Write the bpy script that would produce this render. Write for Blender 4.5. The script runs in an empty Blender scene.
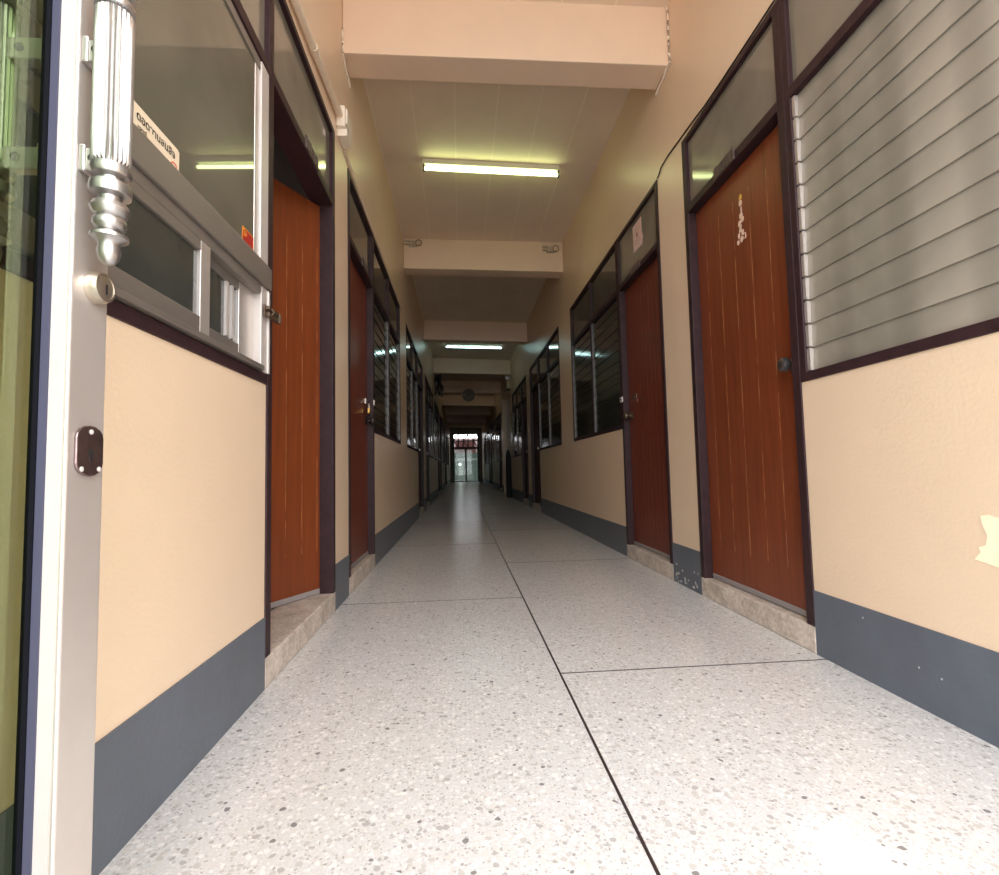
import bpy, bmesh, math, random
from mathutils import Vector, Matrix
random.seed(4)
SC = bpy.context.scene
COL = SC.collection
PI = math.pi
XL, XR = -0.6655, 1.3115          # the two corridor walls
WT = 0.13                         # wall thickness
ZTOP, ZHEAD, ZSILL, ZDADO, ZTH = 2.585, 2.14, 1.02, 0.235, 0.10

# ------------------------------------------------------------------ materials
def newmat(name):
    m = bpy.data.materials.new(name); m.use_nodes = True
    nt = m.node_tree; nt.nodes.clear()
    out = nt.nodes.new('ShaderNodeOutputMaterial')
    b = nt.nodes.new('ShaderNodeBsdfPrincipled')
    nt.links.new(b.outputs[0], out.inputs[0])
    return m, nt, b, out
def N(nt, t, **kw):
    n = nt.nodes.new(t)
    for k, v in kw.items():
        if k in n.inputs: n.inputs[k].default_value = v
        else: setattr(n, k, v)
    return n
def rgba(c): return (c[0], c[1], c[2], 1.0)
def ramp(nt, stops, interp='LINEAR'):
    r = nt.nodes.new('ShaderNodeValToRGB'); e = r.color_ramp; e.interpolation = interp
    e.elements[0].position, e.elements[0].color = stops[0][0], rgba(stops[0][1])
    e.elements[1].position, e.elements[1].color = stops[-1][0], rgba(stops[-1][1])
    for p, c in stops[1:-1]:
        x = e.elements.new(p); x.color = rgba(c)
    return r
def simple(name, col, rough=.5, metal=0., var=.0, vscale=6., bump=0., bscale=200., spec=.5, coat=0., emit=None, estr=0.):
    m, nt, b, out = newmat(name)
    b.inputs['Base Color'].default_value = rgba(col)
    b.inputs['Roughness'].default_value = rough; b.inputs['Metallic'].default_value = metal
    b.inputs['Specular IOR Level'].default_value = spec; b.inputs['Coat Weight'].default_value = coat
    tc = N(nt, 'ShaderNodeTexCoord')
    if var:
        no = N(nt, 'ShaderNodeTexNoise', Scale=vscale, Detail=5.0, Roughness=.6)
        nt.links.new(tc.outputs['Object'], no.inputs['Vector'])
        r = ramp(nt, [(.25, [c*(1-var) for c in col]), (.75, [min(1, c*(1+var)) for c in col])])
        nt.links.new(no.outputs['Fac'], r.inputs[0]); nt.links.new(r.outputs[0], b.inputs['Base Color'])
    if bump:
        n2 = N(nt, 'ShaderNodeTexNoise', Scale=bscale, Detail=3.0)
        nt.links.new(tc.outputs['Object'], n2.inputs['Vector'])
        bp = N(nt, 'ShaderNodeBump', Strength=bump, Distance=.004)
        nt.links.new(n2.outputs['Fac'], bp.inputs['Height']); nt.links.new(bp.outputs[0], b.inputs['Normal'])
    if emit:
        b.inputs['Emission Color'].default_value = rgba(emit); b.inputs['Emission Strength'].default_value = estr
    return m

M = {}
M['cream'] = simple('cream_wall_paint', (.79, .610, .435), .33, var=.04, vscale=2.2, bump=.22, bscale=90, spec=.45)
M['cream_beam'] = simple('cream_beam_paint', (.78, .595, .435), .5, var=.04, vscale=3, bump=.15, bscale=60)
M['dado'] = simple('grey_dado_paint', (.100, .116, .142), .36, var=.14, vscale=5, bump=.2, bscale=70)
M['frame'] = simple('dark_brown_frame_paint', (.036, .017, .019), .5, var=.25, vscale=18, bump=.15, bscale=150, spec=.22)
M['alu'] = simple('brushed_aluminium', (.66, .60, .55), .36, metal=.65, var=.06, vscale=9)
M['alu_dull'] = simple('dull_aluminium_section', (.30, .265, .235), .40, metal=.6, var=.08, vscale=7)
M['alu_white'] = simple('pale_aluminium_section', (.62, .565, .525), .42, metal=.3, var=.04, vscale=9)
M['steel'] = simple('satin_stainless_steel', (.62, .58, .55), .3, metal=.85, var=.06, vscale=14)
M['dark_steel'] = simple('dark_ribbed_steel', (.22, .21, .21), .28, metal=.9)
M['chrome'] = simple('cast_aluminium_polish', (.46, .44, .425), .30, metal=.92, var=.04, vscale=30)
M['lockplate'] = simple('tarnished_plate', (.22, .16, .155), .22, metal=.9, var=.35, vscale=60)
M['clip'] = simple('dark_clip_channel', (.10, .095, .085), .45, metal=.4)
M['nickel'] = simple('worn_nickel', (.52, .46, .38), .32, metal=.9, var=.15, vscale=60)
M['brass'] = simple('brass', (.62, .38, .12), .32, metal=.9)
M['bronze'] = simple('dull_bronze', (.15, .105, .07), .45, metal=.7, var=.2, vscale=80)
M['black'] = simple('black_rubber', (.006, .006, .009), .7, spec=.08)
M['blacksoft'] = simple('black_cloth', (.010, .009, .010), .8, var=.3, vscale=20)
M['keyhole'] = simple('dark_keyhole', (.01, .008, .008), .6)
M['white_plastic'] = simple('white_plastic', (.78, .70, .58), .45, var=.05, vscale=30)
M['conduit'] = simple('painted_conduit', (.80, .66, .50), .45, var=.08, vscale=25)
M['cable'] = simple('black_cable', (.02, .012, .010), .5)
M['pale_wire'] = simple('pale_painted_wire', (.82, .70, .56), .5, var=.2, vscale=60)
M['fixture'] = simple('white_enamel', (.75, .72, .62), .4)
M['sweep'] = simple('grey_rubber_strip', (.28, .25, .24), .6, var=.1, vscale=30)
M['residue'] = simple('pale_sticker_residue', (.78, .58, .44), .6, var=.2, vscale=90)
M['yellow'] = simple('yellow_sticker', (.70, .42, .06), .5)
M['patch'] = simple('pale_bare_plaster', (.95, .88, .62), .6, var=.05, vscale=40, bump=.3)
M['plate'] = simple('brown_number_plate', (.085, .058, .048), .5, var=.2, vscale=60, spec=.25)
M['plate_hi'] = simple('worn_raised_strokes', (.11, .080, .066), .5, spec=.2)
M['paper'] = simple('pink_paper', (.78, .56, .50), .7, var=.05, vscale=25)
M['paper_print'] = simple('red_print', (.42, .17, .15), .7)
M['sticker_cream'] = simple('cream_sticker', (.84, .70, .52), .5, var=.03, vscale=20)
M['ink'] = simple('dark_ink', (.10, .065, .055), .6)
M['ink_soft'] = simple('faded_ink', (.26, .18, .14), .6)
M['red'] = simple('red_sticker', (.40, .010, .010), .45, var=.1, vscale=20)
M['red_edge'] = simple('orange_yellow_print', (.80, .30, .03), .5)
M['red_line'] = simple('pale_red_print', (.62, .07, .05), .5)
M['red_ring'] = simple('red_logo_print', (.72, .10, .05), .5)
M['darkroom'] = simple('side_room_paint', (.30, .26, .24), .8, var=.06, vscale=2)
M['awning'] = simple('red_brown_awning', (.13, .035, .030), .6, var=.25, vscale=4)
M['outwall'] = simple('pale_green_render', (.095, .118, .105), .8, var=.10, vscale=.8)
M['outdark'] = simple('dark_grille_steel', (.03, .03, .035), .5)
M['ground'] = simple('outdoor_paving', (.40, .385, .36), .8, var=.1, vscale=2)

def thr_mat():
    m, nt, b, out = newmat('cream_terrazzo_step')
    tc = N(nt, 'ShaderNodeTexCoord')
    n1 = N(nt, 'ShaderNodeTexNoise', Scale=9.0, Detail=6.0, Roughness=.7)
    n2 = N(nt, 'ShaderNodeTexNoise', Scale=70.0, Detail=3.0)
    for n in (n1, n2): nt.links.new(tc.outputs['Object'], n.inputs['Vector'])
    r1 = ramp(nt, [(.3, (.40, .33, .26)), (.55, (.66, .58, .50)), (.8, (.78, .71, .62))])
    r2 = ramp(nt, [(.35, (.7, .68, .66)), (.6, (1, 1, 1))])
    mx = N(nt, 'ShaderNodeMixRGB', blend_type='MULTIPLY'); mx.inputs[0].default_value = .7
    nt.links.new(n1.outputs[0], r1.inputs[0]); nt.links.new(n2.outputs[0], r2.inputs[0])
    nt.links.new(r1.outputs[0], mx.inputs[1]); nt.links.new(r2.outputs[0], mx.inputs[2])
    nt.links.new(mx.outputs[0], b.inputs['Base Color']); b.inputs['Roughness'].default_value = .5
    return m
M['step'] = thr_mat()

def floor_mat():
    m, nt, b, out = newmat('terrazzo_floor')
    L = nt.links
    tc = N(nt, 'ShaderNodeTexCoord')
    wob = N(nt, 'ShaderNodeTexNoise', Scale=60.0, Detail=2.0)
    L.new(tc.outputs['Object'], wob.inputs['Vector'])
    add = N(nt, 'ShaderNodeVectorMath', operation='MULTIPLY_ADD')
    L.new(wob.outputs['Color'], add.inputs[0]); add.inputs[1].default_value = (.008, .008, 0); L.new(tc.outputs['Object'], add.inputs[2])
    def chips(scale, thr, stops):
        v = N(nt, 'ShaderNodeTexVoronoi', Scale=scale, Randomness=1.0)
        L.new(add.outputs[0], v.inputs['Vector'])
        sep = N(nt, 'ShaderNodeSeparateColor'); L.new(v.outputs['Color'], sep.inputs[0])
        col = ramp(nt, stops, 'CONSTANT'); L.new(sep.outputs[0], col.inputs[0])
        # each chip has its own size
        mul = N(nt, 'ShaderNodeMath', operation='MULTIPLY_ADD'); L.new(sep.outputs[1], mul.inputs[0]); mul.inputs[1].default_value = thr; mul.inputs[2].default_value = .10
        lt = N(nt, 'ShaderNodeMath', operation='LESS_THAN'); L.new(v.outputs['Distance'], lt.inputs[0]); L.new(mul.outputs[0], lt.inputs[1])
        return col, lt
    base = ramp(nt, [(.3, (.59, .585, .58)), (.7, (.71, .705, .70))])
    nb = N(nt, 'ShaderNodeTexNoise', Scale=150.0, Detail=3.0); L.new(tc.outputs['Object'], nb.inputs['Vector']); L.new(nb.outputs[0], base.inputs[0])
    c1, f1 = chips(75., .48, [(0, (.24, .23, .225)), (.018, (.44, .425, .41)), (.16, (.54, .52, .495)), (.40, (.65, .63, .60)), (.65, (.78, .76, .74))])
    c2, f2 = chips(150., .50, [(0, (.38, .365, .35)), (.06, (.50, .48, .46)), (.35, (.62, .60, .58)), (.70, (.76, .74, .72))])
    m2 = N(nt, 'ShaderNodeMixRGB'); L.new(f2.outputs[0], m2.inputs[0]); L.new(base.outputs[0], m2.inputs[1]); L.new(c2.outputs[0], m2.inputs[2])
    m1 = N(nt, 'ShaderNodeMixRGB'); L.new(f1.outputs[0], m1.inputs[0]); L.new(m2.outputs[0], m1.inputs[1]); L.new(c1.outputs[0], m1.inputs[2])
    # broad warm tint, uneven across the floor
    st = N(nt, 'ShaderNodeTexNoise', Scale=.8, Detail=1.0, Roughness=.4); L.new(tc.outputs['Object'], st.inputs['Vector'])
    mr = N(nt, 'ShaderNodeMapRange'); mr.inputs['From Min'].default_value = .25; mr.inputs['From Max'].default_value = .75; mr.inputs['To Min'].default_value = .16; mr.inputs['To Max'].default_value = 0.; mr.interpolation_type = 'SMOOTHSTEP'
    L.new(st.outputs[0], mr.inputs[0])
    mm = N(nt, 'ShaderNodeMixRGB', blend_type='MULTIPLY'); mm.inputs[2].default_value = (.80, .72, .64, 1)
    L.new(mr.outputs[0], mm.inputs[0]); L.new(m1.outputs[0], mm.inputs[1])
    L.new(mm.outputs[0], b.inputs['Base Color'])
    b.inputs['Roughness'].default_value = .21
    b.inputs['Specular IOR Level'].default_value = .45
    return m
M['floor'] = floor_mat()
M['lip'] = simple('lilac_grey_lip', (.065, .065, .10), .5, spec=.2)
M['seam'] = simple('dark_joint_strip', (.035, .022, .022), .5)

def ceil_mat():
    m, nt, b, out = newmat('ceiling_board_paint'); L = nt.links
    tc = N(nt, 'ShaderNodeTexCoord'); sx = N(nt, 'ShaderNodeSeparateXYZ'); L.new(tc.outputs['Object'], sx.inputs[0])
    n = N(nt, 'ShaderNodeTexNoise', Scale=1.6, Detail=6.0, Roughness=.65); L.new(tc.outputs['Object'], n.inputs['Vector'])
    base = ramp(nt, [(.3, (.74, .605, .485)), (.7, (.83, .69, .555))]); L.new(n.outputs[0], base.inputs[0])
    md = N(nt, 'ShaderNodeMath', operation='PINGPONG'); L.new(sx.outputs[0], md.inputs[0]); md.inputs[1].default_value = .165
    lt = N(nt, 'ShaderNodeMath', operation='LESS_THAN'); L.new(md.outputs[0], lt.inputs[0]); lt.inputs[1].default_value = .006
    nn = N(nt, 'ShaderNodeTexNoise', Scale=2.5, Detail=2.0); L.new(tc.outputs['Object'], nn.inputs['Vector'])
    gt = N(nt, 'ShaderNodeMath', operation='MULTIPLY'); L.new(lt.outputs[0], gt.inputs[0]); L.new(nn.outputs[0], gt.inputs[1])
    mx = N(nt, 'ShaderNodeMixRGB'); L.new(gt.outputs[0], mx.inputs[0]); L.new(base.outputs[0], mx.inputs[1]); mx.inputs[2].default_value = (.92, .80, .67, 1)
    L.new(mx.outputs[0], b.inputs['Base Color']); b.inputs['Roughness'].default_value = .5
    return m
M['ceiling'] = ceil_mat()

def door_mat(name, col, pitch, line, zlo, zhi, off=0.):
    """varnished planks: thin pale joints every `pitch` along the leaf's own y axis"""
    m, nt, b, out = newmat(name); L = nt.links
    tc = N(nt, 'ShaderNodeTexCoord'); sx = N(nt, 'ShaderNodeSeparateXYZ'); L.new(tc.outputs['Object'], sx.inputs[0])
    mp = N(nt, 'ShaderNodeMapping'); mp.inputs['Scale'].default_value = (40, 40, 2.2); L.new(tc.outputs['Object'], mp.inputs[0])
    g = N(nt, 'ShaderNodeTexNoise', Scale=1.0, Detail=5.0, Roughness=.6, Distortion=.4); L.new(mp.outputs[0], g.inputs['Vector'])
    base = ramp(nt, [(.25, [c*.72 for c in col]), (.5, col), (.8, [c*1.25 for c in col])]); L.new(g.outputs[0], base.inputs[0])
    ad = N(nt, 'ShaderNodeMath', operation='ADD'); L.new(sx.outputs[1], ad.inputs[0]); ad.inputs[1].default_value = off
    md = N(nt, 'ShaderNodeMath', operation='PINGPONG'); L.new(ad.outputs[0], md.inputs[0]); md.inputs[1].default_value = pitch/2
    lt = N(nt, 'ShaderNodeMath', operation='LESS_THAN'); L.new(md.outputs[0], lt.inputs[0]); lt.inputs[1].default_value = .0022
    a = N(nt, 'ShaderNodeMath', operation='GREATER_THAN'); L.new(sx.outputs[2], a.inputs[0]); a.inputs[1].default_value = zlo
    c = N(nt, 'ShaderNodeMath', operation='LESS_THAN'); L.new(sx.outputs[2], c.inputs[0]); c.inputs[1].default_value = zhi
    k1 = N(nt, 'ShaderNodeMath', operation='MULTIPLY'); L.new(lt.outputs[0], k1.inputs[0]); L.new(a.outputs[0], k1.inputs[1])
    k2 = N(nt, 'ShaderNodeMath', operation='MULTIPLY'); L.new(k1.outputs[0], k2.inputs[0]); L.new(c.outputs[0], k2.inputs[1])
    dn = N(nt, 'ShaderNodeTexNoise', Scale=9.0, Detail=2.0); L.new(tc.outputs['Object'], dn.inputs['Vector'])
    dr = ramp(nt, [(.40, (.05, .05, .05)), (.60, (.9, .9, .9))]); L.new(dn.outputs[0], dr.inputs[0])
    k3 = N(nt, 'ShaderNodeMath', operation='MULTIPLY'); L.new(k2.outputs[0], k3.inputs[0]); L.new(dr.outputs[0], k3.inputs[1])
    mx = N(nt, 'ShaderNodeMixRGB'); L.new(k3.outputs[0], mx.inputs[0]); L.new(base.outputs[0], mx.inputs[1]); mx.inputs[2].default_value = rgba(line)
    L.new(mx.outputs[0], b.inputs['Base Color'])
    bp = N(nt, 'ShaderNodeBump', Strength=.5, Distance=.003); bp.invert = True
    L.new(k2.outputs[0], bp.inputs['Height']); L.new(bp.outputs[0], b.inputs['Normal'])
    b.inputs['Roughness'].default_value = .36; b.inputs['Specular IOR Level'].default_value = .4
    return m
M['door_a'] = door_mat('varnished_plank_door', (.185, .043, .015), .138, (.52, .24, .10), .18, 1.90, off=.10)
M['door_open'] = door_mat('orange_varnished_door', (.185, .042, .011), .10, (.42, .15, .045), .22, 1.80, off=.02)
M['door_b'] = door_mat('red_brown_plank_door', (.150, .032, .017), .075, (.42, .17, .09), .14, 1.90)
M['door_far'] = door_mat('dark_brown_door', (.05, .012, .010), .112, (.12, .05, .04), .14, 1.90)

def glass_opaque(name, c0, c1, scale, rough, spec=.5, bands=0.):
    """obscured or unlit glass: body tint with dust (near blades: painted blurred shadows), and a clean reflecting surface"""
    m, nt, b, out = newmat(name); L = nt.links
    tc = N(nt, 'ShaderNodeTexCoord')
    n = N(nt, 'ShaderNodeTexNoise', Scale=scale, Detail=4.0, Roughness=.5, Distortion=.3); L.new(tc.outputs['Object'], n.inputs['Vector'])
    r = ramp(nt, [(.30, c0), (.66, c1)]); L.new(n.outputs[0], r.inputs[0])
    src = r.outputs[0]
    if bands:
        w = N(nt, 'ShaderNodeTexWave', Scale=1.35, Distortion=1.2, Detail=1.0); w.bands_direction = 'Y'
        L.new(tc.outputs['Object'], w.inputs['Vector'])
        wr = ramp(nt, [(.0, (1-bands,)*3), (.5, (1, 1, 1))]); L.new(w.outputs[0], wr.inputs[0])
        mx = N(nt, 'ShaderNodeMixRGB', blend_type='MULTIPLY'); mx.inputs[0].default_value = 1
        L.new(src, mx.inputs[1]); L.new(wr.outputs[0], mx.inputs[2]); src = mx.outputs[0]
    L.new(src, b.inputs['Base Color'])
    b.inputs['Roughness'].default_value = rough; b.inputs['Specular IOR Level'].default_value = spec
    return m
M['pane'] = glass_opaque('dusty_window_glass', (.10, .092, .066), (.15, .138, .100), 2.5, .025, .6)
M['pane_low'] = glass_opaque('dark_sliding_glass', (.040, .042, .036), (.065, .067, .057), 2.5, .07, .5)
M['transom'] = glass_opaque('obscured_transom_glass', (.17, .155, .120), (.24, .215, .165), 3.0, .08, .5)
M['blade_near'] = glass_opaque('frosted_louvre_glass', (.155, .150, .120), (.40, .355, .290), 1.7, .30, .42, bands=.22)  # blurred shadows and reflected bands are painted into this glass colour
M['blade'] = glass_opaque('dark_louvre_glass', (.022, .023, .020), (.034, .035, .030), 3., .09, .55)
M['transom_shaded'] = glass_opaque('shaded_transom_glass', (.055, .052, .044), (.080, .075, .062), 3., .08, .5)  # same transom glass, with the dimmer corridor light put into its colour

def clear_glass(name, tint, refl):
    m, nt, b, out = newmat(name); nt.nodes.remove(b); L = nt.links
    tr = N(nt, 'ShaderNodeBsdfTransparent', Color=rgba(tint)); gl = N(nt, 'ShaderNodeBsdfGlossy', Roughness=.02)
    fr = N(nt, 'ShaderNodeFresnel', IOR=1.45); mu = N(nt, 'ShaderNodeMath', operation='MULTIPLY'); mu.inputs[1].default_value = refl
    L.new(fr.outputs[0], mu.inputs[0]); mx = N(nt, 'ShaderNodeMixShader'); L.new(mu.outputs[0], mx.inputs[0])
    L.new(tr.outputs[0], mx.inputs[1]); L.new(gl.outputs[0], mx.inputs[2]); L.new(mx.outputs[0], out.inputs[0])
    return m
M['tint_glass'] = clear_glass('green_tinted_glass', (.635, .695, .545), .25)
M['clear_glass'] = clear_glass('clear_glass', (.75, .80, .76), .6)
def emis(name, col, s):
    m, nt, b, out = newmat(name)
    b.inputs['Base Color'].default_value = (.9, .9, .9, 1)
    b.inputs['Emission Color'].default_value = rgba(col); b.inputs['Emission Strength'].default_value = s
    return m
M['tube_warm'] = emis('lit_tube_greenish', (.84, 1.0, .42), 10.0)
M['tube_added'] = emis('added_tube_cream', (1.0, .95, .68), 5.5)
M['tube_cool'] = emis('lit_tube_bluish', (.62, 1.0, .98), 9.0)

# ------------------------------------------------------------------ mesh builder
class MB:
    def __init__(s): s.bm = bmesh.new()
    def hexa(s, p, idx=0):
        v = [s.bm.verts.new(q) for q in p]
        for f in ((0,1,2,3),(7,6,5,4),(0,4,5,1),(1,5,6,2),(2,6,7,3),(3,7,4,0)):
            fc = s.bm.faces.new([v[i] for i in f]); fc.material_index = idx
        return s
    def box(s, x0, x1, y0, y1, z0, z1, idx=0):
        x0, x1 = min(x0,x1), max(x0,x1); y0, y1 = min(y0,y1), max(y0,y1)
        return s.hexa([(x0,y0,z0),(x0,y1,z0),(x1,y1,z0),(x1,y0,z0),(x0,y0,z1),(x0,y1,z1),(x1,y1,z1),(x1,y0,z1)], idx)
    def tube(s, pts, r, seg=8, cap=True, closed=False):
        pts = [Vector(p) for p in pts]; rings = []
        n = len(pts)
        for i, p in enumerate(pts):
            a = pts[i-1] if (i or closed) else pts[0]; c = pts[(i+1) % n] if (i < n-1 or closed) else pts[-1]
            t = (c-a).normalized()
            u = t.cross(Vector((0,0,1)));
            if u.length < 1e-3: u = Vector((1,0,0))
            u.normalize(); w = t.cross(u).normalized()
            rr = r[i] if isinstance(r, (list, tuple)) else r
            rings.append([s.bm.verts.new(p + rr*(math.cos(2*PI*k/seg)*u + math.sin(2*PI*k/seg)*w)) for k in range(seg)])
        m = n if closed else n-1
        for i in range(m):
            A, B = rings[i], rings[(i+1) % n]
            for k in range(seg): s.bm.faces.new((A[k], A[(k+1)%seg], B[(k+1)%seg], B[k]))
        if cap and not closed:
            s.bm.faces.new(rings[0][::-1]); s.bm.faces.new(rings[-1])
        return s
    def lathe(s, prof, origin=(0,0,0), axis='z', seg=32, flute=None):
        """prof: (radius, height) list; flute: (count, depth, lo, hi)"""
        o = Vector(origin); rings = []
        for r, h in prof:
            ring = []
            for k in range(seg):
                a = 2*PI*k/seg; rr = r
                if flute and flute[2] <= h <= flute[3]: rr = r*(1 - flute[1]*(.5-.5*math.cos(a*flute[0])))
                c, d = rr*math.cos(a), rr*math.sin(a)
                q = {'z': (c, d, h), 'x': (h, c, d), 'y': (c, h, d)}[axis]
                ring.append(s.bm.verts.new(o + Vector(q)))
            rings.append(ring)
        for A, B in zip(rings, rings[1:]):
            for k in range(seg): s.bm.faces.new((A[k], A[(k+1)%seg], B[(k+1)%seg], B[k]))
        s.bm.faces.new(rings[0][::-1]); s.bm.faces.new(rings[-1])
        return s
    def poly(s, pts, off):
        """flat outline extruded by vector off"""
        off = Vector(off); a = [s.bm.verts.new(Vector(p)) for p in pts]; b = [s.bm.verts.new(Vector(p)+off) for p in pts]
        s.bm.faces.new(a[::-1]); s.bm.faces.new(b)
        n = len(a)
        for i in range(n): s.bm.faces.new((a[i], a[(i+1)%n], b[(i+1)%n], b[i]))
        return s
    def build(s, name, mats, parent=None, smooth=False, bevel=0., loc=None):
        """links the collected shapes as one mesh object; the mesh is given in world space and moved to the parent's frame"""
        bmesh.ops.recalc_face_normals(s.bm, faces=s.bm.faces[:])
        me = bpy.data.meshes.new(name)
        o = bpy.data.objects.new(name, me); COL.objects.link(o)
        base = Vector(loc) if loc is not None else None
        if parent is not None:
            pm = world(parent); o.parent = parent
            if base is not None:
                o.location = pm.inverted() @ base
                s.bm.transform(Matrix.Translation(o.location).inverted() @ pm.inverted())
            else: s.bm.transform(pm.inverted())
        elif base is not None:
            o.location = base; s.bm.transform(Matrix.Translation(-base))
        s.bm.to_mesh(me); s.bm.free()
        for mm in (mats if isinstance(mats, (list, tuple)) else [mats]): me.materials.append(mm)
        if smooth:
            for p in me.polygons: p.use_smooth = True
            try: me.set_sharp_from_angle(angle=math.radians(40))
            except Exception: pass
        if bevel:
            b = o.modifiers.new('bevel', 'BEVEL'); b.width = bevel; b.segments = 2; b.limit_method = 'ANGLE'; b.harden_normals = False
        return o
def world(o):
    m = Matrix.LocRotScale(o.location, o.rotation_euler, o.scale)
    return world(o.parent) @ m if o.parent else m
def tag(o, label, cat=None, group=None, kind=None):
    if label: o['label'] = label
    if cat: o['category'] = cat
    if group: o['group'] = group
    if kind: o['kind'] = kind
    return o
def thing(name, label, cat, loc=(0,0,0), rz=0., group=None, kind=None):
    o = bpy.data.objects.new(name, None); COL.objects.link(o); o.empty_display_size = .1
    o.location = loc; o.rotation_euler = (0,0,rz)
    return tag(o, label, cat, group, kind)
def wx(s, d):                      # s=+1 right wall, -1 left wall; d = depth into the wall (negative: into the corridor)
    return (XR + d) if s > 0 else (XL - d)
def wbox(mb, s, d0, d1, y0, y1, z0, z1, idx=0): return mb.box(wx(s,d0), wx(s,d1), y0, y1, z0, z1, idx)

# ------------------------------------------------------------------ setting: shell
Y0, YEND = -0.35, 31.5
def zbeam(x): return 3.182 - .030*(x - .323)
def zceil(x): return 3.555 - .030*(x - .323)
tag(MB().box(XL-WT-.02, XR+WT+.02, Y0-.35, YEND+.3, -.12, 0).build('floor', M['floor']), 'speckled grey terrazzo corridor floor with dark joint lines', 'floor', kind='structure')
tag(MB().box(-30, 30, -30, Y0-.35, -.14, -.02).build('ground', M['ground']), 'paving outside the entrance', 'ground', kind='structure')
sm = MB().box(.331-.0035, .331+.0035, Y0-.35, YEND, -.001, .0012)
y = 1.805 - 2.14
while y < 30:
    if y > -.3:
        t = .0022 if y > 3 else .0026
        sm.box(.331, XR, y-t, y+t, -.001, .0011)
    y += 2.14
y = 2.88 - 2.14
while y < 30:
    if y > 1: sm.box(XL, .331, y-.0018, y+.0018, -.001, .0010)
    y += 2.14
tag(sm.build('trim_1', M['seam']), 'dark joint lines across the terrazzo floor', 'floor joints', kind='structure')
c = MB(); xa, xb = XL-WT, XR+WT
c.hexa([(xa,Y0,zceil(xa)),(xa,YEND+.3,zceil(xa)),(xb,YEND+.3,zceil(xb)),(xb,Y0,zceil(xb)),(xa,Y0,3.75),(xa,YEND+.3,3.75),(xb,YEND+.3,3.75),(xb,Y0,3.75)])
tag(c.build('ceiling', M['ceiling']), 'pinkish cream boarded ceiling above the corridor', 'ceiling', kind='structure')
BEAMS = [(2.915, .205), (6.17, .22), (9.62, .22), (12.92, .25), (16.15, .25), (19.3, .25), (22.5, .25), (25.8, .25), (28.9, .25)]
bl = ['cream ceiling beam nearest the entrance', 'second cream ceiling beam, beyond the greenish tube light', 'third ceiling beam, in front of the bluish tube light', 'fourth ceiling beam, just beyond the bluish tube light',
      'fifth ceiling beam, behind the round fan', 'sixth ceiling beam, seen below the fan', 'seventh ceiling beam deep in the corridor', 'eighth ceiling beam deep in the corridor', 'last ceiling beam before the end door']
for i, (yb, w) in enumerate(BEAMS):
    k = .035 if i < 2 else .012
    yl, yr = yb+k, yb-k
    b = MB().hexa([(XL+.002,yl,zbeam(XL)),(XL+.002,yl+w,zbeam(XL)),(XR-.002,yr+w,zbeam(XR)),(XR-.002,yr,zbeam(XR)),(XL+.002,yl,3.60),(XL+.002,yl+w,3.60),(XR-.002,yr+w,3.58),(XR-.002,yr,3.58)])
    tag(b.build('trim_%d' % (i+2), M['cream_beam'], bevel=.006), bl[i], 'ceiling beam', kind='structure')

# openings per side: (kind, y0, y1)
LAY = {
 +1: [('W', .05, 1.855), ('D', 1.855, 2.765), ('D', 3.14, 4.03), ('W', 4.03, 5.83), ('W', 6.55, 8.42), ('D', 8.42, 9.40), ('D', 9.95, 10.85), ('W', 10.85, 12.75), ('R', 13.3, 15.95),
      ('D', 16.45, 17.35), ('W', 17.35, 19.1), ('W', 19.6, 21.4), ('D', 21.4, 22.3), ('D', 22.8, 23.7), ('W', 23.7, 25.5), ('W', 26.0, 27.8), ('D', 27.8, 28.7)],
 -1: [('W', .20, 1.80), ('D', 1.80, 2.755), ('D', 3.09, 3.985), ('W', 3.985, 5.74), ('W', 6.42, 8.10), ('D', 8.10, 9.15), ('D', 9.85, 10.75), ('W', 10.75, 12.6),
      ('W', 13.2, 15.0), ('D', 15.0, 15.9), ('D', 16.45, 17.35), ('W', 17.35, 19.1), ('W', 19.6, 21.4), ('D', 21.4, 22.3), ('D', 22.8, 23.7), ('W', 23.7, 25.5), ('W', 26.0, 27.8), ('D', 27.8, 28.7)]}
for s, nm in ((1, 'right'), (-1, 'left')):
    w = MB(); d = MB(); y = Y0
    for a, b in ([(Y0, 13.3), (15.95, YEND)] if s > 0 else [(Y0, YEND)]): wbox(w, s, 0, WT, a, b, ZTOP, 3.62)
    if s > 0: wbox(w, s, 0, WT, 13.3, 15.95, 2.93, 3.62)
    for kind, a, b in LAY[s] + [('E', YEND, YEND)]:
        if a > y + 1e-4:
            wbox(w, s, 0, WT, y, a, 0, ZTOP); wbox(d, s, -.004, .02, y, a, .0, ZDADO)
        if kind == 'W': wbox(w, s, 0, WT, a, b, 0, ZSILL); wbox(d, s, -.004, .02, a, b, .0, ZDADO)
        y = max(y, b)
    tag(w.build('wall_'+nm, M['cream']), 'cream painted %s wall of the corridor' % nm, 'wall', kind='structure')
    tag(d.build('baseboard_'+nm, M['dado']), 'dark grey painted band along the foot of the %s wall' % nm, 'baseboard', kind='structure')
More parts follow.
